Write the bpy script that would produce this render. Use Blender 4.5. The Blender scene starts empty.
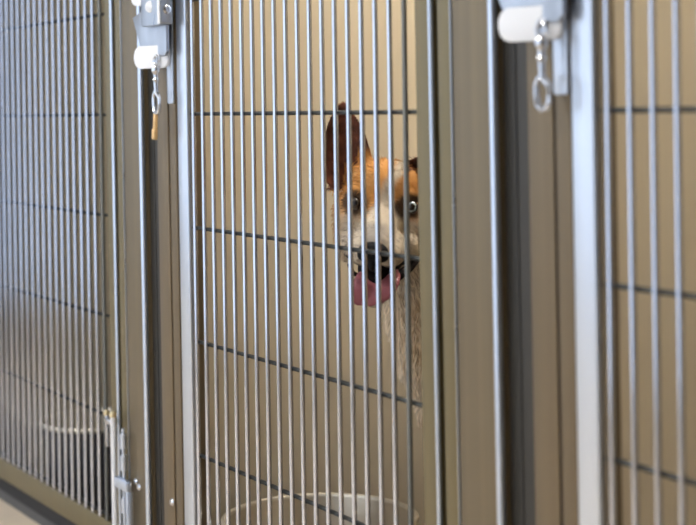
import bpy, bmesh, math, random
from mathutils import Vector, Matrix, noise
random.seed(7)
S = bpy.context.scene
C = S.collection
PI = math.pi

# ------------------------------------------------------------------ materials
def mat(name, col, rough=.5, metal=0., streak=0., streak_scale=(60, 60, .8), bump=0., spec=None, spots=0.,
        vcol=None, coat=0., col2=None):
    m = bpy.data.materials.new(name); m.use_nodes = True
    nt = m.node_tree; b = nt.nodes['Principled BSDF']
    b.inputs['Roughness'].default_value = rough
    b.inputs['Metallic'].default_value = metal
    if spec is not None: b.inputs['Specular IOR Level'].default_value = spec
    if coat: b.inputs['Coat Weight'].default_value = coat
    b.inputs['Base Color'].default_value = (*col, 1)
    tc = nt.nodes.new('ShaderNodeTexCoord')
    if streak or bump or spots:
        mp = nt.nodes.new('ShaderNodeMapping'); mp.inputs['Scale'].default_value = streak_scale
        nt.links.new(tc.outputs['Object'], mp.inputs['Vector'])
        nz = nt.nodes.new('ShaderNodeTexNoise'); nz.inputs['Scale'].default_value = 1.; nz.inputs['Detail'].default_value = 5
        nt.links.new(mp.outputs['Vector'], nz.inputs['Vector'])
        if streak:
            r = nt.nodes.new('ShaderNodeValToRGB')
            c1 = [c * (1 - streak) for c in col]; c2 = [min(1, c * (1 + streak)) for c in (col2 or col)]
            r.color_ramp.elements[0].position = .3; r.color_ramp.elements[1].position = .7
            r.color_ramp.elements[0].color = (*c1, 1); r.color_ramp.elements[1].color = (*c2, 1)
            nt.links.new(nz.outputs['Fac'], r.inputs['Fac']); nt.links.new(r.outputs['Color'], b.inputs['Base Color'])
            mr = nt.nodes.new('ShaderNodeMapRange'); mr.inputs['To Min'].default_value = max(.02, rough - .08)
            mr.inputs['To Max'].default_value = min(1, rough + .08)
            nt.links.new(nz.outputs['Fac'], mr.inputs['Value']); nt.links.new(mr.outputs['Result'], b.inputs['Roughness'])
        if bump:
            bp = nt.nodes.new('ShaderNodeBump'); bp.inputs['Strength'].default_value = bump; bp.inputs['Distance'].default_value = .002
            nt.links.new(nz.outputs['Fac'], bp.inputs['Height']); nt.links.new(bp.outputs['Normal'], b.inputs['Normal'])
    if vcol:
        a = nt.nodes.new('ShaderNodeAttribute'); a.attribute_name = vcol
        nt.links.new(a.outputs['Color'], b.inputs['Base Color'])
    return m

M = {}
M['bright'] = mat('bright_galvanised_steel', (.66, .71, .79), .34, .9, .06, (40, 40, 1.5))
M['wire'] = mat('wire_steel', (.68, .71, .80), .14, 1.)
M['shaded'] = mat('shaded_wire_steel', (.20, .20, .185), .5, .6)  # darkened copy of the wire steel, for the shaded last wire
M['cross'] = mat('crossbar_steel', (.075, .078, .075), .42, .8)
M['olive'] = mat('champagne_steel_frame', (.175, .140, .070), .42, .45, .10, (70, 70, .6))
M['post'] = mat('champagne_steel_post', (.178, .138, .082), .42, .45, .13, (90, 90, .5))
M['jamb'] = mat('brown_steel_jamb', (.175, .131, .078), .42, .45, .14, (90, 90, .5))
M['dark'] = mat('channel_recess_shade', (.030, .027, .022), .55, .0, .2, (50, 50, .8))  # near-black base colour carries the gloom and dark reflections of the recess
M['edge'] = mat('highlight_and_hinge_steel', (.68, .75, .87), .30, .9)  # pale steel for hinges; the beads use it as a painted corner highlight
M['gap'] = mat('black_gap_fill', (.008, .008, .010), .7)  # black fill for the dark gaps under and beside the gates
M['panel'] = mat('beige_partition_panel', (.59, .51, .37), .40, .0, .07, (9, 9, .7), .05)
M['zinc'] = mat('zinc_plated_latch', (.42, .45, .50), .3, .85, .12, (30, 30, 12))
M['white'] = mat('white_nylon_tab', (.84, .84, .85), .4)
M['chrome'] = mat('chrome_hook', (.68, .69, .72), .14, 1.)
M['brass'] = mat('brass_cap', (.75, .60, .34), .3, .8)
M['leather'] = mat('tan_leather', (.80, .50, .22), .6, 0, .3, (120, 120, 60))
M['steel'] = mat('stainless_pail', (.58, .51, .40), .36, .9, .05, (6, 6, 40))
M['floor'] = mat('sealed_tan_floor', (.66, .55, .42), .38, 0, .10, (6, 6, 6), .05)
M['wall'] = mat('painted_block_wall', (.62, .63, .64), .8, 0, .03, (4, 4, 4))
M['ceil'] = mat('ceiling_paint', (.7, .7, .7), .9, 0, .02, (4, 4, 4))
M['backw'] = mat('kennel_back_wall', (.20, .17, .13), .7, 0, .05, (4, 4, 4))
M['rim'] = mat('pale_pail_rim', (.70, .64, .53), .40, .8)  # pale rim steel; in the small pail's lining it paints in lamp light
M['shadesteel'] = mat('shaded_pail_steel', (.075, .075, .085), .5, .3, .1, (6, 6, 40))  # outside of the small pail, darkened to carry the shade on it
M['kfloor'] = mat('bounce_cut_floor', (.13, .10, .075), .55, 0, .15, (6, 6, 6), .05)
M['trim'] = mat('grey_kick_strip', (.07, .07, .07), .6, 0, .1, (10, 10, 10))
def emis(name, col, s):
    m = bpy.data.materials.new(name); m.use_nodes = True; nt = m.node_tree
    nt.nodes.remove(nt.nodes['Principled BSDF'])
    e = nt.nodes.new('ShaderNodeEmission'); e.inputs['Color'].default_value = (*col, 1); e.inputs['Strength'].default_value = s
    nt.links.new(e.outputs[0], nt.nodes['Material Output'].inputs[0]); return m
M['sky'] = emis('daylight_behind_window', (.72, .83, 1.0), 1.9)
M['lampglow'] = emis('lit_diffuser', (1.0, .96, .90), 56.)

# ------------------------------------------------------------------ mesh helpers
def box(bm, x0, x1, y0, y1, z0, z1, bev=0., seg=2):
    r = bmesh.ops.create_cube(bm, size=1)
    for v in r['verts']:
        v.co = Vector(((x0 + x1) / 2 + v.co.x * (x1 - x0), (y0 + y1) / 2 + v.co.y * (y1 - y0), (z0 + z1) / 2 + v.co.z * (z1 - z0)))
    if bev:
        es = list({e for v in r['verts'] for e in v.link_edges})
        bmesh.ops.bevel(bm, geom=es, offset=bev, segments=seg, profile=.5, affect='EDGES')
def tube(bm, pts, r, n=12, cap=True, closed=False):
    pts = [Vector(p) for p in pts]; N = len(pts)
    rs = r if isinstance(r, (list, tuple)) else [r] * N
    rings = []; up = None
    for i, p in enumerate(pts):
        a = pts[(i - 1) % N] if (i or closed) else p; b = pts[(i + 1) % N] if (i < N - 1 or closed) else p
        t = (b - a).normalized()
        if up is None:
            up = t.orthogonal().normalized()
        up = (up - t * up.dot(t)).normalized(); s = t.cross(up)
        rings.append([bm.verts.new(p + (up * math.cos(2 * PI * k / n) + s * math.sin(2 * PI * k / n)) * rs[i]) for k in range(n)])
    for i in range(N if closed else N - 1):
        A, B = rings[i], rings[(i + 1) % N]
        for k in range(n): bm.faces.new((A[k], A[(k + 1) % n], B[(k + 1) % n], B[k]))
    if cap and not closed:
        bm.faces.new(rings[0][::-1]); bm.faces.new(rings[-1])
def lathe(bm, prof, n=64, c=(0, 0, 0)):
    rings = []
    for (r, z) in prof:
        if r < 1e-6: rings.append([bm.verts.new((c[0], c[1], c[2] + z))])
        else: rings.append([bm.verts.new((c[0] + r * math.cos(2 * PI * k / n), c[1] + r * math.sin(2 * PI * k / n), c[2] + z)) for k in range(n)])
    for A, B in zip(rings, rings[1:]):
        for k in range(n):
            q = (k + 1) % n
            if len(A) == 1 and len(B) > 1: bm.faces.new((A[0], B[k], B[q]))
            elif len(B) == 1 and len(A) > 1: bm.faces.new((A[k], A[q], B[0]))
            elif len(A) > 1: bm.faces.new((A[k], A[q], B[q], B[k]))
def prism(bm, poly, y0, y1, bev=0.):
    a = [bm.verts.new((x, y0, z)) for x, z in poly]; b = [bm.verts.new((x, y1, z)) for x, z in poly]
    n = len(poly); fs = [bm.faces.new(a), bm.faces.new(b[::-1])]
    for i in range(n): fs.append(bm.faces.new((a[i], b[i], b[(i + 1) % n], a[(i + 1) % n])))
    if bev:
        es = [e for e in fs[0].edges] + [e for e in fs[1].edges]
        bmesh.ops.bevel(bm, geom=es, offset=bev, segments=2, profile=.5, affect='EDGES')
def rrect(x0, x1, z0, z1, r, n=6):
    p = []
    for cx, cz, a in ((x1 - r, z1 - r, 0), (x0 + r, z1 - r, 90), (x0 + r, z0 + r, 180), (x1 - r, z0 + r, 270)):
        for k in range(n + 1):
            t = math.radians(a + 90 * k / n); p.append((cx + r * math.cos(t), cz + r * math.sin(t)))
    return p
def obj(name, bm, m, parent=None, smooth=True, ang=35):
    me = bpy.data.meshes.new(name)
    bmesh.ops.recalc_face_normals(bm, faces=bm.faces[:])
    bm.to_mesh(me); bm.free()
    me.materials.append(m)
    o = bpy.data.objects.new(name, me); C.objects.link(o)
    if smooth:
        me.shade_smooth()
        try: me.set_sharp_from_angle(angle=math.radians(ang))
        except Exception: pass
    if parent: o.parent = parent
    return o
def tag(o, label, cat, group=None):
    o['label'] = label; o['category'] = cat
    if group: o['group'] = group
    return o
def thing(name, label, cat, loc=(0, 0, 0), group=None):
    o = bpy.data.objects.new(name, None); C.objects.link(o); o.location = loc; o.empty_display_size = .1
    return tag(o, label, cat, group)
def struct(name, bm, m, parent=None):
    o = obj(name, bm, m, parent, False)
    if not parent: o['kind'] = 'structure'
    return o
def copy_tree(o, parent=None):
    c = o.copy(); C.objects.link(c)
    if parent: c.parent = parent
    for ch in [k for k in bpy.data.objects if k.parent == o]: copy_tree(ch, c)
    return c
def BM(): return bmesh.new()

PITCH = 1.117
L0 = -2.582           # left edge of the centre gate

# ------------------------------------------------------------------ room shell
XL, XR, YF, YB, ZC = -10.2, 1.6, -2.1, 1.7, 2.45
bm = BM(); box(bm, XL, XR, YF, YB, -.1, 0); struct('floor', bm, M['floor'])
bm = BM(); box(bm, XL, XR, .05, YB, 0, .003); struct('floor', bm, M['kfloor'])  # dark sheet added to cut light bouncing onto the lower panels
bm = BM(); box(bm, XL, XR, YF, YB, ZC, ZC + .1); struct('ceiling', bm, M['ceil'])
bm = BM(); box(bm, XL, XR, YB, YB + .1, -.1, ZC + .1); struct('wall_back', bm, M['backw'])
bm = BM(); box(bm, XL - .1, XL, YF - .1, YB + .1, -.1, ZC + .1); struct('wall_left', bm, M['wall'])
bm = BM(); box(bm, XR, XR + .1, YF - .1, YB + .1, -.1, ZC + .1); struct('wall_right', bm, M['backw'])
# aisle wall with window openings
wins = [(-9.6, -7.6), (-7.3, -5.3), (-5.0, -3.0), (-2.7, -.7)]
WZ0, WZ1 = .14, 2.2  # unseen windows, stretched down near the floor to brighten the lower wires
bm = BM()
box(bm, XL, XR, YF - .1, YF, -.1, WZ0); box(bm, XL, XR, YF - .1, YF, WZ1, ZC + .1)
xs = [XL] + [v for w in wins for v in w] + [XR]
for i in range(0, len(xs), 2): box(bm, xs[i], xs[i + 1], YF - .1, YF, WZ0, WZ1)
struct('wall_front', bm, M['wall'])
for i, (a, b) in enumerate(wins):
    bm = BM()
    box(bm, a, a + .04, YF - .07, YF + .01, WZ0, WZ1); box(bm, b - .04, b, YF - .07, YF + .01, WZ0, WZ1)
    box(bm, a + .04, b - .04, YF - .07, YF + .01, WZ0, WZ0 + .04); box(bm, a + .04, b - .04, YF - .07, YF + .01, WZ1 - .04, WZ1)
    box(bm, (a + b) / 2 - .02, (a + b) / 2 + .02, YF - .06, YF, WZ0 + .04, WZ1 - .04)
    w = struct('window_%d' % (i + 1), bm, M['white'])
    bm = BM(); box(bm, a + .04, b - .04, YF - .05, YF - .04, WZ0 + .04, WZ1 - .04)
    obj('pane', bm, M['sky'], w, False)

# ------------------------------------------------------------------ added ceiling lights, unseen
def added_ceiling_light(x, y):
    t = thing('added_ceiling_light', 'unseen ceiling light added to light the kennels and aisle', 'ceiling light', (x, y, ZC), 'unseen ceiling lights added over kennels and aisle')
    bm = BM(); box(bm, -.62, .62, -.11, .11, -.05, 0, .004); obj('housing', bm, M['white'], t)
    bm = BM(); box(bm, -.58, .58, -.085, .085, -.075, -.0505, .008); obj('diffuser', bm, M['lampglow'], t)
    return t
l0 = added_ceiling_light(-1.80, .80); l0.rotation_euler.z = PI / 2
for x, y, rz in ((-.60, 1.15, 1), (-2.0, -1.7, 0), (-5.2, -1.7, 0)):  # unseen lamps added to lift the right panel and whiten the tabs
    c = copy_tree(l0); c.location = (x, y, ZC); c.rotation_euler.z = PI / 2 * rz

# ------------------------------------------------------------------ kick strip under the gates
bm = BM(); box(bm, L0 - 4 * PITCH - .2, L0 + 3 * PITCH + .1, .004, .045, 0, .022); o = struct('trim_1', bm, M['trim'])

# ------------------------------------------------------------------ gate
GB, GT = .054, 2.02     # bottom and top of the gate
ZM = .63
W = .819                # gate width
def sh(bm, k):
    for v in bm.verts: v.co.x += k * (v.co.z - ZM)
def make_gate(label):
    t = thing('kennel_gate', label, 'gate', (L0, 0, 0), 'wire kennel gates')
    bm = BM(); box(bm, -.003, .037, -.003, .019, GB, GT, .003, 3); sh(bm, .003); obj('stile', bm, M['bright'], t)
    bm = BM(); box(bm, .0375, .0505, .004, .019, GB, GT, .001); sh(bm, .003); obj('stile_dark_side', bm, M['jamb'], t)  # brown piece stands in for the dark reflection on the stile's side
    bm = BM(); box(bm, W - .044, W - .0005, -.003, .022, GB, GT, .0045, 3)
    s = obj('stile', bm, M['olive'], t)
    bm = BM(); tube(bm, [(W - .0025, -.0035, GB + .002), (W - .0025, -.0035, GT - .002)], .0036, 10); obj('edge_highlight', bm, M['edge'], t)  # pale bead drawn as the highlight along the stile corner
    s['label'] = 'olive tinted stile on the hinge side'
    bm = BM(); box(bm, .0515, W - .0445, -.003, .022, GB, GB + .046, .003, 2); r = obj('bottom_rail', bm, M['olive'], t)
    bm = BM(); box(bm, .0515, W - .0445, -.003, .022, GT - .046, GT, .003, 2); r = obj('top_rail', bm, M['olive'], t)
    bm = BM(); box(bm, .0, W - .001, .004, .012, GB - .031, GB - .0005); obj('bottom_gap_shade', bm, M['gap'], t)  # black sheet put where only shade shows beneath the gate
    base = None
    for i in range(19):
        x = -2.5232 - L0 + .038 * i
        if base is None:
            bm = BM(); tube(bm, [(0, 0, GB + .0465), (0, 0, GT - .0465)], .0038, 14); sh(bm, .0095)
            base = obj('upright_wire', bm, M['wire'], t); base.location = (x, 0, 0)
        else:
            c = base.copy(); C.objects.link(c); c.parent = t; c.location = (x, 0, 0)
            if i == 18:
                c.data = base.data.copy(); c.data.materials[0] = M['shaded']; c['label'] = 'dull grey wire next to the hinge side'  # darker steel copy puts the stile's shade into the last wire
    base = None; k = 0
    z = .8867 + .195 * 5
    while z > GB + .05:
        if base is None:
            bm = BM(); tube(bm, [(.03, .0071, 0), (W - .03, .0071, 0)], .0034, 12)
            base = obj('cross_wire', bm, M['cross'], t); base.location = (0, 0, z)
        else:
            c = base.copy(); C.objects.link(c); c.parent = t; c.location = (0, 0, z)
        z -= .195
    # latch: local x = world - L0
    f = lambda X: X - L0
    bm = BM(); prism(bm, rrect(f(-2.661), f(-2.572), 1.0415, 1.20, .006, 3), -.035, -.0135, .0012)
    la = obj('latch', bm, M['zinc'], t)
    bm = BM(); prism(bm, [(f(-2.736), 1.062), (f(-2.702), 1.070), (f(-2.585), 1.070), (f(-2.585), .996), (f(-2.593), .989), (f(-2.688), .989), (f(-2.694), .997)][::-1], -.0205, -.0145, .001)
    q0 = p = obj('latch_plate', bm, M['zinc'], la)
    bm = BM(); prism(bm, rrect(0, .086, .9680, 1.008, .016), -.004, .004, .0015); q = obj('grip_tab', bm, M['white'], la); q.location = (f(-2.681), -.0385, 0); q.rotation_euler.z = .36
    bm = BM(); prism(bm, rrect(0, .05, 1.080, 1.15, .012), -.004, .004, .0015); q = obj('grip_tab', bm, M['white'], la); q.location = (f(-2.690), -.0385, 0); q.rotation_euler.z = .42
    bm = BM(); box(bm, f(-2.583), f(-2.5735), -.0375, -.0352, 1.043, 1.198, .0008); obj('flange', bm, M['white'], la)
    def screw(x, y, z, r, parent, m):
        bm = BM(); lathe(bm, [(0, .004), (r * .6, .0036), (r, .0015), (r, 0), (0, 0)], 20)
        box(bm, -r * .75, r * .75, -r * .1, r * .1, .0035, .0046)
        q = obj('screw', bm, m, parent); q.rotation_euler = (PI / 2, 0, .6); q.location = (x, y, z)
        return q
    screw(f(-2.617), -.035, 1.075, .0105, la, M['white'])
    screw(f(-2.617), -.035, 1.165, .0105, la, M['white'])
    q = screw(f(-2.5719), -.024, 1.068, .008, la, M['chrome']); q.rotation_euler = (0, PI / 2, 0)
    bm = BM(); tube(bm, [(.006 * math.cos(a), 0, .006 * math.sin(a)) for a in [2 * PI * k / 16 for k in range(16)]], .0018, 8, closed=True)
    e = obj('eyelet', bm, M['chrome'], la); e.location = (f(-2.6215), -.0225, .985); e.rotation_euler.z = .36
    # spring hinge at the foot of the hinge side
    X = -2.8655 + PITCH - L0
    bm = BM(); tube(bm, [(X, -.022, .02), (X, -.022, .318)], .0052, 14); hg = obj('hinge', bm, M['white'], t)
    bm = BM(); lathe(bm, [(0, .012), (.005, .010), (.0068, .005), (.0068, 0), (0, 0)], 16); cp = obj('cap', bm, M['brass'], hg); cp.location = (X, -.022, .318)
    bm = BM(); box(bm, X - .042, X - .004, -.024, -.018, .300, .310, .002); box(bm, X - .042, X - .034, -.022, -.003, .255, .315, .001); obj('bracket', bm, M['chrome'], hg)
    bm = BM(); lathe(bm, [(0, .010), (.005, .008), (.006, .004), (.006, 0), (0, 0)], 16); cp = obj('cap', bm, M['brass'], hg); cp.location = (X - .038, -.02, .316)
    X2 = X + .030
    bm = BM(); tube(bm, [(X2, -.014, .02), (X2, -.014, .30)], .0035, 12)
    for zz in (.262, .222, .142, .09):
        tube(bm, [(X2, -.014, zz), (X2, -.014, zz + .028)], .0062, 14)
    obj('hinge_barrel', bm, M['edge'], hg)
    bm = BM(); box(bm, X + .004, X2 + .035, -.024, -.0125, .188, .207, .002); box(bm, X2 + .022, X2 + .034, -.0215, -.0095, .02, .188, .003)
    obj('hinge_leaf', bm, M['edge'], hg)
    return t
g = make_gate('wire kennel gate in the middle, the dog looking out through it')
gl = copy_tree(g); gl.location.x = L0 - PITCH
gl['label'] = 'wire kennel gate at far left, seen most steeply, spring hinge showing at its foot'
gr = copy_tree(g); gr.location.x = L0 + PITCH - .007
for ch in gr.children:
    if ch.name.startswith('latch'): ch.location.x += .011
gr['label'] = 'blurred wire kennel gate nearest the camera, cut by the right edge of the photo'

# ------------------------------------------------------------------ posts between gates
def make_post(label):
    # origin at the post's left edge; a little way right of the gate it follows
    t = thing('kennel_post', label, 'post', (-1.7625, 0, 0), 'steel posts between the kennel gates')
    T = 2.2
    bm = BM(); box(bm, .0115, .0415, -.003, .05, 0, T, .0015); obj('flange', bm, M['olive'], t)
    bm = BM(); box(bm, .042, .0445, -.0045, .05, 0, T, .0008); obj('seam', bm, M['zinc'], t)
    bm = BM(); box(bm, .045, .1405, -.003, .05, 0, T, .004, 4); obj('post_body', bm, M['post'], t)
    bm = BM(); tube(bm, [(.1365, -.0035, .001), (.1365, -.0035, T)], .0055, 14); obj('edge_highlight', bm, M['edge'], t)  # pale bead drawn as the highlight along the post corner
    bm = BM(); box(bm, .1415, .2045, .008, .05, 0, T, .001)
    box(bm, .166, .168, .0065, .0085, 0, T); obj('channel', bm, M['dark'], t)
    bm = BM(); box(bm, .205, .2535, -.003, .05, 0, T, .0015); obj('jamb', bm, M['jamb'], t)
    bm = BM(); box(bm, .254, .257, .0, .05, 0, T); obj('gap_strip', bm, M['gap'], t)
    bm = BM(); box(bm, .2575, .2860, -.002, .05, 0, T, .0015); obj('jamb', bm, M['jamb'], t)
    bm = BM(); box(bm, .0005, .0105, .018, .05, 0, T); obj('gap_strip', bm, M['gap'], t)  # black strip stands in for the dark open slit beside the gate
    bm = BM(); prism(bm, rrect(.2595, .2850, .905, 1.19, .004, 3), -.0055, -.0022, .0008); k = obj('jamb_reflection', bm, M['bright'], t)  # pale plate stands in for the latch's reflection in the jamb
    for (x, z) in ((.094, .199), (.246, .2025), (.079, .206), (.094, 1.6), (.246, 1.6)):
        bm = BM(); lathe(bm, [(0, .006), (.0045, .005), (.0068, .002), (.0068, 0), (0, 0)], 16)
        q = obj('bolt', bm, M['chrome'], t); q.rotation_euler = (PI / 2, 0, 0); q.location = (x, -.0028, z)
    return t
p = make_post('blurred steel post between the middle gate and the right gate')
pl = copy_tree(p); pl.location.x -= PITCH; pl['label'] = 'steel post between the left gate and the middle gate, beside the spring hinge'
pl2 = copy_tree(p); pl2.location.x -= 2 * PITCH; pl2['label'] = 'steel post left of the leftmost gate, outside the picture'
pr = copy_tree(p); pr.location.x += PITCH; pr['label'] = 'steel post right of the nearest gate, outside the picture'

# partitions between the kennels
def partition(label, x):
    t = thing('kennel_partition', label, 'partition', (x, 0, 0), 'solid side panels between the kennels')
    bm = BM(); box(bm, -.014, .014, .056, YB - .002, .0, 2.2, .002); obj('panel', bm, M['panel'], t)
    bm = BM(); box(bm, -.018, .018, .056, YB - .002, 2.2005, 2.23, .003); obj('top_rail', bm, M['olive'], t)
    return t
pa = partition('beige solid panel behind the middle gate, left side of the dog\'s kennel', -2.652)
for i, lb in ((-1, 'beige solid panel behind the left gate, left side of the kennel with the small pail'),
              (1, 'brown beige solid panel behind the blurred right gate'), (2, 'beige solid panel right of the nearest kennel, outside the picture')):
    c = copy_tree(pa); c.location.x += PITCH * i; c['label'] = lb

# ------------------------------------------------------------------ snap hooks
def make_hook(label):
    t = thing('snap_hook', label, 'snap hook', (-2.6215, -.0255, .984), 'snap hooks hanging from the gate latches')
    bm = BM()
    tube(bm, [(.007 * math.cos(a), 0, -.004 + .009 * math.sin(a)) for a in [2 * PI * k / 20 for k in range(20)]], .0016, 8, closed=True)
    obj('split_ring', bm, M['chrome'], t)
    bm = BM(); lathe(bm, [(0, 0), (.004, -.001), (.0062, -.006), (.0062, -.012), (.004, -.016), (.0034, -.022), (.005, -.026), (.0036, -.031), (.0030, -.044), (.0046, -.050), (0, -.052)], 18, (0, 0, -.010))
    obj('swivel_shank', bm, M['chrome'], t)
    bm = BM()
    pts = [(-.004, 0, -.058), (-.008, 0, -.066), (-.009, 0, -.078), (-.007, 0, -.090), (-.001, 0, -.097), (.006, 0, -.095), (.010, 0, -.087), (.0105, 0, -.078)]
    tube(bm, pts, [.003, .003, .003, .003, .0028, .0026, .0024, .002], 10)
    obj('hook', bm, M['chrome'], t)
    bm = BM(); tube(bm, [(-.002, 0, -.058), (.006, 0, -.063), (.0105, 0, -.070), (.0105, 0, -.080)], [.003, .0032, .0026, .002], 10)
    obj('thumb_bolt', bm, M['chrome'], t)
    t.scale = (1.25, 1.2, 1.0)
    return t
hk = make_hook('chrome snap hook hanging beside the middle gate with a leather end in it')
hr = copy_tree(hk); hr.location.x += PITCH + .007; hr['label'] = 'blurred chrome snap hook hanging empty beside the right gate'
bm = BM(); 
box(bm, -.005, .004, -.003, .003, -.028, .002, .0015); box(bm, -.007, .005, -.004, .004, -.046, -.027, .002)
o = obj('leather_strap_end', bm, M['leather']); o.location = (-2.6245, -.0255, .888); o.rotation_euler = (0, math.radians(9), 0)
tag(o, 'short orange tan leather strap end caught in the chrome snap hook', 'strap')

# ------------------------------------------------------------------ pails
def pail(label, x, y, R, Hh, mo, mi):
    t = thing('steel_pail', label, 'pail', (x, y, .003))
    bm = BM(); lathe(bm, [(0, 0), (R * .78, 0), (R * .80, .004), (R * .97, Hh - .012), (R, Hh - .003), (R - .0015, Hh - .001), (R * .968, Hh - .014), (R * .79, .006), (0, .006)], 72)
    obj('pail_body', bm, mo, t)
    bm = BM(); lathe(bm, [(R - .002, Hh - .001), (R - .005, Hh - .001), (R * .955, Hh - .014), (R * .78, .010), (0, .010), (0, .0075), (R * .785, .0075), (R * .965, Hh - .014)], 72)
    obj('pail_lining', bm, mi, t)
    bm = BM(); n = 72
    tube(bm, [(R * math.cos(2 * PI * k / n), R * math.sin(2 * PI * k / n), Hh) for k in range(n)], .0055, 8, closed=True)
    obj('rim', bm, M['rim'], t)
    return t
pail('wide stainless steel pail standing behind the middle gate', -2.425, .178, .165, .188, M['steel'], M['steel'])
pail('smaller stainless steel pail standing behind the left gate by the spring hinge', -3.42, .155, .122, .200, M['shadesteel'], M['rim'])  # dark body and pale lining paint in shade and lamp light
# ------------------------------------------------------------------ dog
def make_dog():
    EM = Vector((-2.118, .130, .744))                       # midpoint between the eyes
    f = Vector((.80, -.60, -.06)).normalized()               # where the face points
    r0 = f.cross(Vector((0, 0, 1))).normalized() * -1
    if r0.y < 0: r0 = -r0
    u0 = r0.cross(f); u0 = u0 if u0.z > 0 else -u0
    th = .075
    r = (r0 * math.cos(th) - u0 * math.sin(th)).normalized(); u = (u0 * math.cos(th) + r0 * math.sin(th)).normalized()
    HM = Matrix(((r.x, f.x, u.x, EM.x), (r.y, f.y, u.y, EM.y), (r.z, f.z, u.z, EM.z), (0, 0, 0, 1)))
    HI = HM.inverted()
    Hh = lambda p: HM @ Vector(p)
    bm = bmesh.new()
    def ell(c, rad, M=HM, rot=None, sub=3):
        m = Matrix.Translation(c)
        if rot: m = m @ Matrix.Rotation(rot[0], 4, 'X') @ Matrix.Rotation(rot[1], 4, 'Y') @ Matrix.Rotation(rot[2], 4, 'Z')
        m = M @ m @ Matrix.Diagonal((*rad, 1))
        bmesh.ops.create_icosphere(bm, subdivisions=sub, radius=1, matrix=m)
    I4 = Matrix.Identity(4)
    def caps(pts, rs, M=I4, n=20, steps=6, sq=(1, 1)):
        # chain of overlapping balls with a tube between: a tapered limb
        P = []; Rr = []
        for i in range(len(pts) - 1):
            for k in range(steps):
                t = k / steps; P.append(Vector(pts[i]).lerp(Vector(pts[i + 1]), t)); Rr.append(rs[i] * (1 - t) + rs[i + 1] * t)
        P.append(Vector(pts[-1])); Rr.append(rs[-1])
        P = [M @ p for p in P]
        tube(bm, P, Rr, n)
        for p, q in ((P[0], Rr[0]), (P[-1], Rr[-1])): bmesh.ops.create_icosphere(bm, subdivisions=3, radius=q, matrix=Matrix.Translation(p))
    # --- skull, brows, cheeks, muzzle (x right in the picture, y forward, z up)
    ell((0, -.062, -.002), (.066, .080, .064))
    ell((0, -.035, .028), (.055, .05, .038))
    for s in (-1, 1):
        ell((s * .034, -.012, .017), (.021, .017, .013))
        ell((s * .048, -.055, -.030), (.032, .055, .048))
        ell((s * .040, -.03, -.062), (.025, .05, .032))
        ell((s * .021, .045, -.060), (.024, .052, .026), rot=(-.12, 0, 0))
        ell((s * .060, -.085, -.055), (.022, .035, .05))
    caps([(0, -.03, -.012), (0, .03, -.034), (0, .088, -.050)], [.036, .028, .022], HM)
    ell((0, .092, -.056), (.022, .018, .018))
    # lower jaw, open
    caps([(0, -.045, -.080), (0, .01, -.108), (0, .058, -.132)], [.036, .026, .017], HM)
    # neck to chest and trunk (world)
    nb = Hh((0, -.085, -.035))
    BX = -2.25
    ch = Vector((BX, .335, .60))
    caps([nb, Vector((-2.205, .255, .675)), ch], [.068, .082, .105])
    caps([Vector((BX, .335, .59)), Vector((BX, .42, .505)), Vector((BX + .005, .62, .525)), Vector((BX + .01, .80, .56)), Vector((BX + .015, .93, .57))], [.11, .135, .13, .105, .09])
    caps([Vector((BX - .01, .30, .55)), Vector((BX - .008, .34, .47)), Vector((BX, .42, .43))], [.07, .085, .075])
    for s in (-1, 1):
        x = BX + s * .060
        caps([(x - .005 * s, .37, .50), (x, .36, .38), (x, .385, .30), (x, .37, .17), (x, .365, .06)], [.062, .046, .032, .024, .022])
        caps([(x, .365, .05), (x, .33, .024), (x, .305, .020)], [.024, .024, .018])
        x = BX + .015 + s * .08
        caps([(x, .90, .55), (x, .84, .42), (x, .86, .33), (x, .965, .21), (x, .955, .11), (x, .945, .05)], [.085, .075, .048, .026, .023, .022])
        caps([(x, .945, .045), (x, .90, .024), (x, .87, .020)], [.024, .024, .018])
    caps([(BX + .01, .98, .60), (BX + .02, 1.06, .50), (BX + .03, 1.10, .38), (BX + .04, 1.09, .27)], [.035, .032, .034, .014])
    # --- ears: cupped leaf with thickness
    def ear(side, M2):
        # outline rows from the base to the tip: (z, x of outer edge, x of inner edge)
        rows = [(.002, -.088, -.014), (.02, -.097, -.015), (.038, -.102, -.018), (.062, -.104, -.026), (.084, -.102, -.034), (.105, -.098, -.045), (.121, -.093, -.056), (.134, -.085, -.066), (.141, -.078, -.073)]
        F_, B_ = [], []
        n = 9
        for z, xo, xi in rows:
            fr, br = [], []
            zz = z + .008
            for k in range(n + 1):
                t = k / n; x = xo + (xi - xo) * t
                hw = abs(xi - xo) / 2
                c = math.sin(PI * t)
                y = -.045 - c * (.75 * hw) - .10 * z
                # raise base edges so the ear wraps on the skull
                fr.append(bm.verts.new(M2 @ Vector((-side * x, y, zz)))) 
                br.append(bm.verts.new(M2 @ Vector((-side * x, y - .0075 - .002 * c, zz))))
            F_.append(fr); B_.append(br)
        for i in range(len(rows) - 1):
            for k in range(n):
                bm.faces.new((F_[i][k], F_[i][k + 1], F_[i + 1][k + 1], F_[i + 1][k]))
                bm.faces.new((B_[i][k + 1], B_[i][k], B_[i + 1][k], B_[i + 1][k + 1]))
            bm.faces.new((F_[i][0], F_[i + 1][0], B_[i + 1][0], B_[i][0])); bm.faces.new((F_[i + 1][n], F_[i][n], B_[i][n], B_[i + 1][n]))
        for k in range(n):
            bm.faces.new((F_[0][k + 1], F_[0][k], B_[0][k], B_[0][k + 1])); bm.faces.new((F_[-1][k], F_[-1][k + 1], B_[-1][k + 1], B_[-1][k]))
    EL = HM
    ear(-1, EL)
    piv = Vector((.034, -.05, .052))
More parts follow.
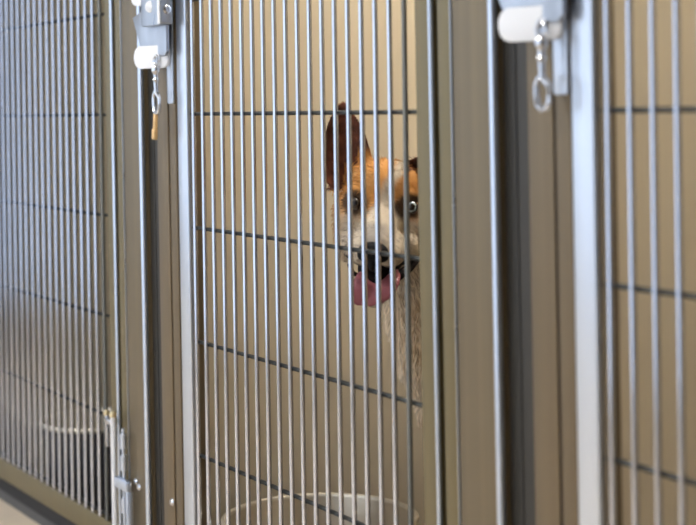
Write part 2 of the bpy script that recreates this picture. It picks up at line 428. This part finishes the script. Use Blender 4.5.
    ER = HM @ Matrix.Translation(piv) @ Matrix.Rotation(math.radians(48), 4, 'Y') @ Matrix.Translation(-piv)
    ear(1, ER)
    # carve eye sockets later by colour; nostril bumps are on the nose part
    bmesh.ops.recalc_face_normals(bm, faces=bm.faces[:])
    me = bpy.data.meshes.new('tmp'); bm.to_mesh(me); bm.free()
    o = bpy.data.objects.new('tmp', me); C.objects.link(o)
    md = o.modifiers.new('r', 'REMESH'); md.mode = 'VOXEL'; md.voxel_size = .0038; md.use_smooth_shade = True
    sm = o.modifiers.new('s', 'SMOOTH'); sm.factor = .5; sm.iterations = 3
    bpy.context.view_layer.update()
    dg = bpy.context.evaluated_depsgraph_get()
    me2 = bpy.data.meshes.new_from_object(o.evaluated_get(dg))
    bpy.data.objects.remove(o)
    # ---- coat colour by place on the animal
    CR = Vector((.74, .62, .44)); TAN = Vector((.46, .24, .085)); ORA = Vector((.56, .25, .06)); DK = Vector((.035, .02, .012)); EAR = Vector((.06, .022, .012))
    WH = Vector((.50, .42, .315)); BK = Vector((.008, .007, .008)); BR = Vector((.30, .19, .10))
    def ss(a, b, x):
        t = max(0, min(1, (x - a) / (b - a))); return t * t * (3 - 2 * t)
    def coat(w, nrm):
        p = HI @ w; n = noise.noise(w * 60) * .5 + noise.noise(w * 140) * .35
        x, y, z = p
        # body
        c = TAN.lerp(BR, .35 + .3 * n)
        chest = ss(.52, .36, w.y) * ss(.30, .40, w.z)
        c = c.lerp(Vector((.44, .30, .16)).lerp(Vector((.66, .56, .42)), ss(-.07, .045, -(w.x + 2.235) + .05 * n) * .9), chest)
        if w.z < .35: c = c.lerp(CR, .55)
        hd = ss(-.16, -.10, y) * ss(-.19, -.14, z)
        if hd > 0:
            h = ORA.lerp(TAN, max(0, .4 + n))
            # blaze and muzzle
            bx = abs(x - .006 - .016 * ss(.02, .06, z))
            wblaze = .007 + .016 * ss(.012, -.015, z) + .055 * ss(-.012, -.05, z)
            h = h.lerp(WH, ss(wblaze + .008, wblaze - .004, bx + n * .006))
            # pale cheeks
            h = h.lerp(WH, ss(-.004, -.03, z + n * .014) * .88)
            # tan patch along the cheek under the ear
            h = h.lerp(TAN, ss(.056, .066, abs(x)) * ss(-.09, -.05, z) * ss(.01, -.02, z) * .35)
            # dark eye surround
            for s in (-1, 1):
                e = math.hypot((x - s * .042) / (.025 if s < 0 else .027), (z + .004 - .004) / .021)
                if y > -.045: h = h.lerp(DK, ss(1.15, .72, e + n * .25) * .93)
            # grey bridge above the nose
            if y > .05: h = h.lerp(Vector((.22, .20, .18)), ss(.024, .010, abs(x)) * ss(-.085, -.055, z + 0) * ss(.05, .08, y) * .8)
            # speckles on the muzzle
            sp = noise.noise(w * 230)
            if z < -.03 and abs(x) < .06: h = h.lerp(Vector((.25, .21, .18)), ss(.08, .30, sp) * .75)
            # mouth inside and lips
            lip = -.083 + .0 * y
            if y > -.04 and z < -.078 and z > -.100 - .25 * max(0, y): h = h.lerp(BK, ss(-.076, -.084, z) * .97 if nrm.z < .55 or y < .05 else .9)
            if z < -.105 and y > -.02: h = h.lerp(Vector((.45, .38, .30)), .5)
            if z > .052 and (x < -.016 or x > .03) or (x < -.070 and z > .012):
                fwd = nrm.dot(f)
                e = EAR.lerp(Vector((.19, .062, .032)), max(0, .35 + n) * ss(.035, .012, abs(x + .072 - .1 * (z - .08))) )
                h = e if fwd > .02 else ORA.lerp(Vector((.40, .16, .05)), .5)
                if z < .085 and x > -.05 and x < 0: h = h.lerp(ORA, ss(.085, .06, z))
            c = c.lerp(h, hd)
        elif z > .05 and y > -.2:
            c = Vector((.40, .16, .05)).lerp(EAR, .5)
        k = 1 + .22 * n
        return (max(0, c.x * k), max(0, c.y * k), max(0, c.z * k), 1)
    me2.name = 'dog'
    ca = me2.color_attributes.new('coat', 'FLOAT_COLOR', 'POINT')
    VN = [v.normal.copy() for v in me2.vertices]
    cols = [coat(v.co, VN[i]) for i, v in enumerate(me2.vertices)]
    ca.data.foreach_set('color', [q for c in cols for q in c])
    me2.materials.clear(); me2.materials.append(mat('short_fur', (.5, .35, .2), .75, 0, bump=.5, streak_scale=(260, 260, 140), spec=.2, vcol='coat'))
    dog = bpy.data.objects.new('dog', me2); C.objects.link(dog); me2.shade_smooth()
    tag(dog, 'tan and white dog with one upright dark ear looking out between the wires, tongue hanging', 'dog')
    # ---- fur: short hairs standing out of the coat
    bmf = bmesh.new(); fc = []
    lay = bmf.loops.layers.float_color.new('coat')
    rnd = random.Random(3)
    for i, v in enumerate(me2.vertices):
        p = HI @ v.co
        if v.co.z < .25 or v.co.y > .75: continue
        head = p.y > -.14 and p.z > -.16
        isear = p.z > .07 or (p.x < -.075 and p.z > .02)
        if head and (-.104 < p.z < -.076 and p.y > -.03): continue
        if head and p.y > .085: continue
        if abs(abs(p.x) - .042) < .014 and abs(p.z) < .011 and p.y > -.03: continue
        if rnd.random() > (.55 if head else .40): continue
        n_ = VN[i]
        # lie direction: away from the nose and down
        flow = (-f * .8 + Vector((0, 0, -.8)) + (r * (1 if p.x > 0 else -1)) * .45) if head else Vector((.05, .25, -1))
        if isear: flow = u * 1. + r * -.2
        fl = (flow - n_ * flow.dot(n_)); fl = fl.normalized() if fl.length > 1e-4 else n_
        ln = (.0055 if isear else .009 if p.y > -.03 and head else .013 if head else .020) * rnd.uniform(.6, 1.3)
        if head and p.y > .03: ln *= .55
        dr = (fl * 1. + n_ * rnd.uniform(.25, .7) + Vector((rnd.uniform(-.25, .25), rnd.uniform(-.25, .25), rnd.uniform(-.25, .25)))).normalized()
        sd = dr.cross(n_).normalized() * (.0006 if head else .0009)
        b = v.co - n_ * .001
        q = [bmf.verts.new(b - sd), bmf.verts.new(b + sd), bmf.verts.new(b + dr * ln * .6 + n_ * .0005 + sd * .6), bmf.verts.new(b + dr * ln - n_ * ln * .12)]
        fa = bmf.faces.new(q); k = rnd.uniform(.75, 1.3)
        for lp in fa.loops: lp[lay] = (cols[i][0] * k, cols[i][1] * k, cols[i][2] * k, 1)
    mf = bpy.data.meshes.new('fur'); bmf.to_mesh(mf); bmf.free()
    mf.materials.append(mat('fur_hair', (.5, .35, .2), .6, 0, spec=.25, vcol='coat'))
    fo = bpy.data.objects.new('fur', mf); C.objects.link(fo); fo.parent = dog; fo['kind'] = 'stuff'
    # ---- eyes
    def eye(side, iris, nm):
        bm = bmesh.new(); c = (-.042 if side < 0 else .0445, -.0015, -.001)
        bmesh.ops.create_uvsphere(bm, u_segments=28, v_segments=20, radius=.0115, matrix=HM @ Matrix.Translation(c) @ Matrix.Rotation(-PI / 2, 4, 'X'))
        e = obj('eye', bm, nm, dog, True, 180)
        for poly in e.data.polygons: poly.material_index = 0
        e.data.materials.append(iris); e.data.materials.append(M['pupil'])
        look = (Vector((0, -1.14, .9)) - Hh(c)).normalized(); cc = Hh(c)
        for poly in e.data.polygons:
            d_ = (poly.center - cc).normalized().dot(look)
            poly.material_index = 2 if d_ > .90 else 1 if d_ > .74 else 0
    M['sclera'] = mat('eye_dark_rim', (.03, .022, .02), .12, coat=1); M['pupil'] = mat('pupil', (.004, .004, .005), .04, coat=1)
    eye(-1, mat('brown_iris', (.022, .010, .005), .08, coat=1), M['sclera'])
    eye(1, mat('pale_blue_iris', (.22, .27, .28), .08, coat=1), M['sclera'])
    # ---- nose leather
    bm = bmesh.new()
    for (c, rr) in (((0, .106, -.056), (.0225, .014, .0150)), ((-.012, .103, -.061), (.012, .014, .011)), ((.012, .103, -.061), (.012, .014, .011)), ((0, .104, -.070), (.008, .010, .016))):
        bmesh.ops.create_icosphere(bm, subdivisions=3, radius=1, matrix=HM @ Matrix.Translation(c) @ Matrix.Diagonal((*rr, 1)))
    obj('nose', bm, mat('black_nose_leather', (.004, .004, .005), .6, spec=.15, bump=.4, streak_scale=(400, 400, 400)), dog, True, 180)
    # ---- mouth lining between the jaws
    bm = bmesh.new()
    bmesh.ops.create_icosphere(bm, subdivisions=3, radius=1, matrix=HM @ Matrix.Translation((0, .015, -.092)) @ Matrix.Rotation(-.22, 4, 'X') @ Matrix.Diagonal((.031, .062, .020, 1)))
    for pts, rr in (([(.012, .05, -.106), (.030, .035, -.104), (.046, .012, -.093), (.058, -.01, -.082)], [.007, .008, .007, .004]), ([(-.028, .045, -.103), (-.037, .03, -.103), (-.046, .005, -.095)], [.003, .004, .003])):
        tube(bm, [HM @ Vector(p_) for p_ in pts], rr, 12)
    obj('mouth', bm, mat('dark_mouth_lining', (.006, .003, .003), .7, 0, spec=.1), dog, True, 180)
    # ---- tongue: lolling out to the left of the picture
    bm = bmesh.new(); rows = []
    path = [(.006, .00, -.096, .020), (.007, .035, -.098, .026), (.006, .058, -.101, .032), (.004, .070, -.108, .034), (.001, .074, -.117, .034), (-.004, .074, -.127, .031), (-.009, .071, -.136, .024), (-.013, .069, -.142, .012)]
    N = 12
    top, bot = [], []
    for i, (x, y, z, w_) in enumerate(path):
        q = path[min(i + 1, len(path) - 1)]; p0 = path[max(i - 1, 0)]
        t = Vector((q[0] - p0[0], q[1] - p0[1], q[2] - p0[2])).normalized(); nn = Vector((1, 0, 0)).cross(t).normalized()
        if nn.z < 0 and i < 3: nn = -nn
        nn = Vector((0, -t.z, t.y))
        a_, b_ = [], []
        for k in range(N + 1):
            s = -1 + 2 * k / N; g = .0035 * (abs(s) ** 2) - .003 * math.exp(-(s / .15) ** 2); th_ = .0045 * math.sqrt(max(0, 1 - s * s)) + .0006
            c0 = Vector((x + s * w_, y, z)) + nn * g
            a_.append(bm.verts.new(HM @ (c0 + nn * th_))); b_.append(bm.verts.new(HM @ (c0 - nn * th_)))
        top.append(a_); bot.append(b_)
    for i in range(len(path) - 1):
        for k in range(N):
            bm.faces.new((top[i][k], top[i][k + 1], top[i + 1][k + 1], top[i + 1][k])); bm.faces.new((bot[i][k + 1], bot[i][k], bot[i + 1][k], bot[i + 1][k + 1]))
        bm.faces.new((top[i][0], top[i + 1][0], bot[i + 1][0], bot[i][0])); bm.faces.new((top[i + 1][N], top[i][N], bot[i][N], bot[i + 1][N]))
    for k in range(N):
        bm.faces.new((top[-1][k], top[-1][k + 1], bot[-1][k + 1], bot[-1][k])); bm.faces.new((top[0][k + 1], top[0][k], bot[0][k], bot[0][k + 1]))
    obj('tongue', bm, mat('pink_tongue', (.30, .085, .10), .4, bump=.3, streak_scale=(300, 300, 300)), dog, True, 80)
make_dog()
# ------------------------------------------------------------------ camera
cam = bpy.data.cameras.new('camera'); co = bpy.data.objects.new('camera', cam); C.objects.link(co)
a = .51808; roll = .01903; F = 1616.; d = 1.13966; hor = -159.23
fw = Vector((-math.cos(a), math.sin(a), 0)); rt = Vector((math.sin(a), math.cos(a), 0)); up = Vector((0, 0, 1))
cr, sr = math.cos(roll), math.sin(roll)
# image axes: px = u c + v s ; py = -u s + v c
R_ = rt * cr + up * (-sr); U_ = rt * sr + up * cr
R_, U_ = (rt * cr - up * sr * -1 * -1), (rt * sr + up * cr)
co.matrix_world = Matrix(((R_.x, U_.x, -fw.x, 0), (R_.y, U_.y, -fw.y, -d), (R_.z, U_.z, -fw.z, .9), (0, 0, 0, 1)))
cam.sensor_fit = 'HORIZONTAL'; cam.sensor_width = 36.; cam.lens = F * 36. / 696.
# principal point: the optical axis lands at v=hor
cam.shift_x = -(hor * sr) / 696.
cam.shift_y = (hor * cr) / 696.
cam.clip_start = .05
cam.dof.use_dof = True; cam.dof.focus_distance = 2.55; cam.dof.aperture_fstop = 3.6
S.camera = co
w = bpy.data.worlds.new('world'); S.world = w; w.use_nodes = True
w.node_tree.nodes['Background'].inputs['Color'].default_value = (.6, .7, .8, 1); w.node_tree.nodes['Background'].inputs['Strength'].default_value = .3
S.view_settings.view_transform = 'Standard'; S.view_settings.look = 'None'; S.view_settings.gamma = 1
S.view_settings.use_curve_mapping = False
S.view_settings.exposure = 0.
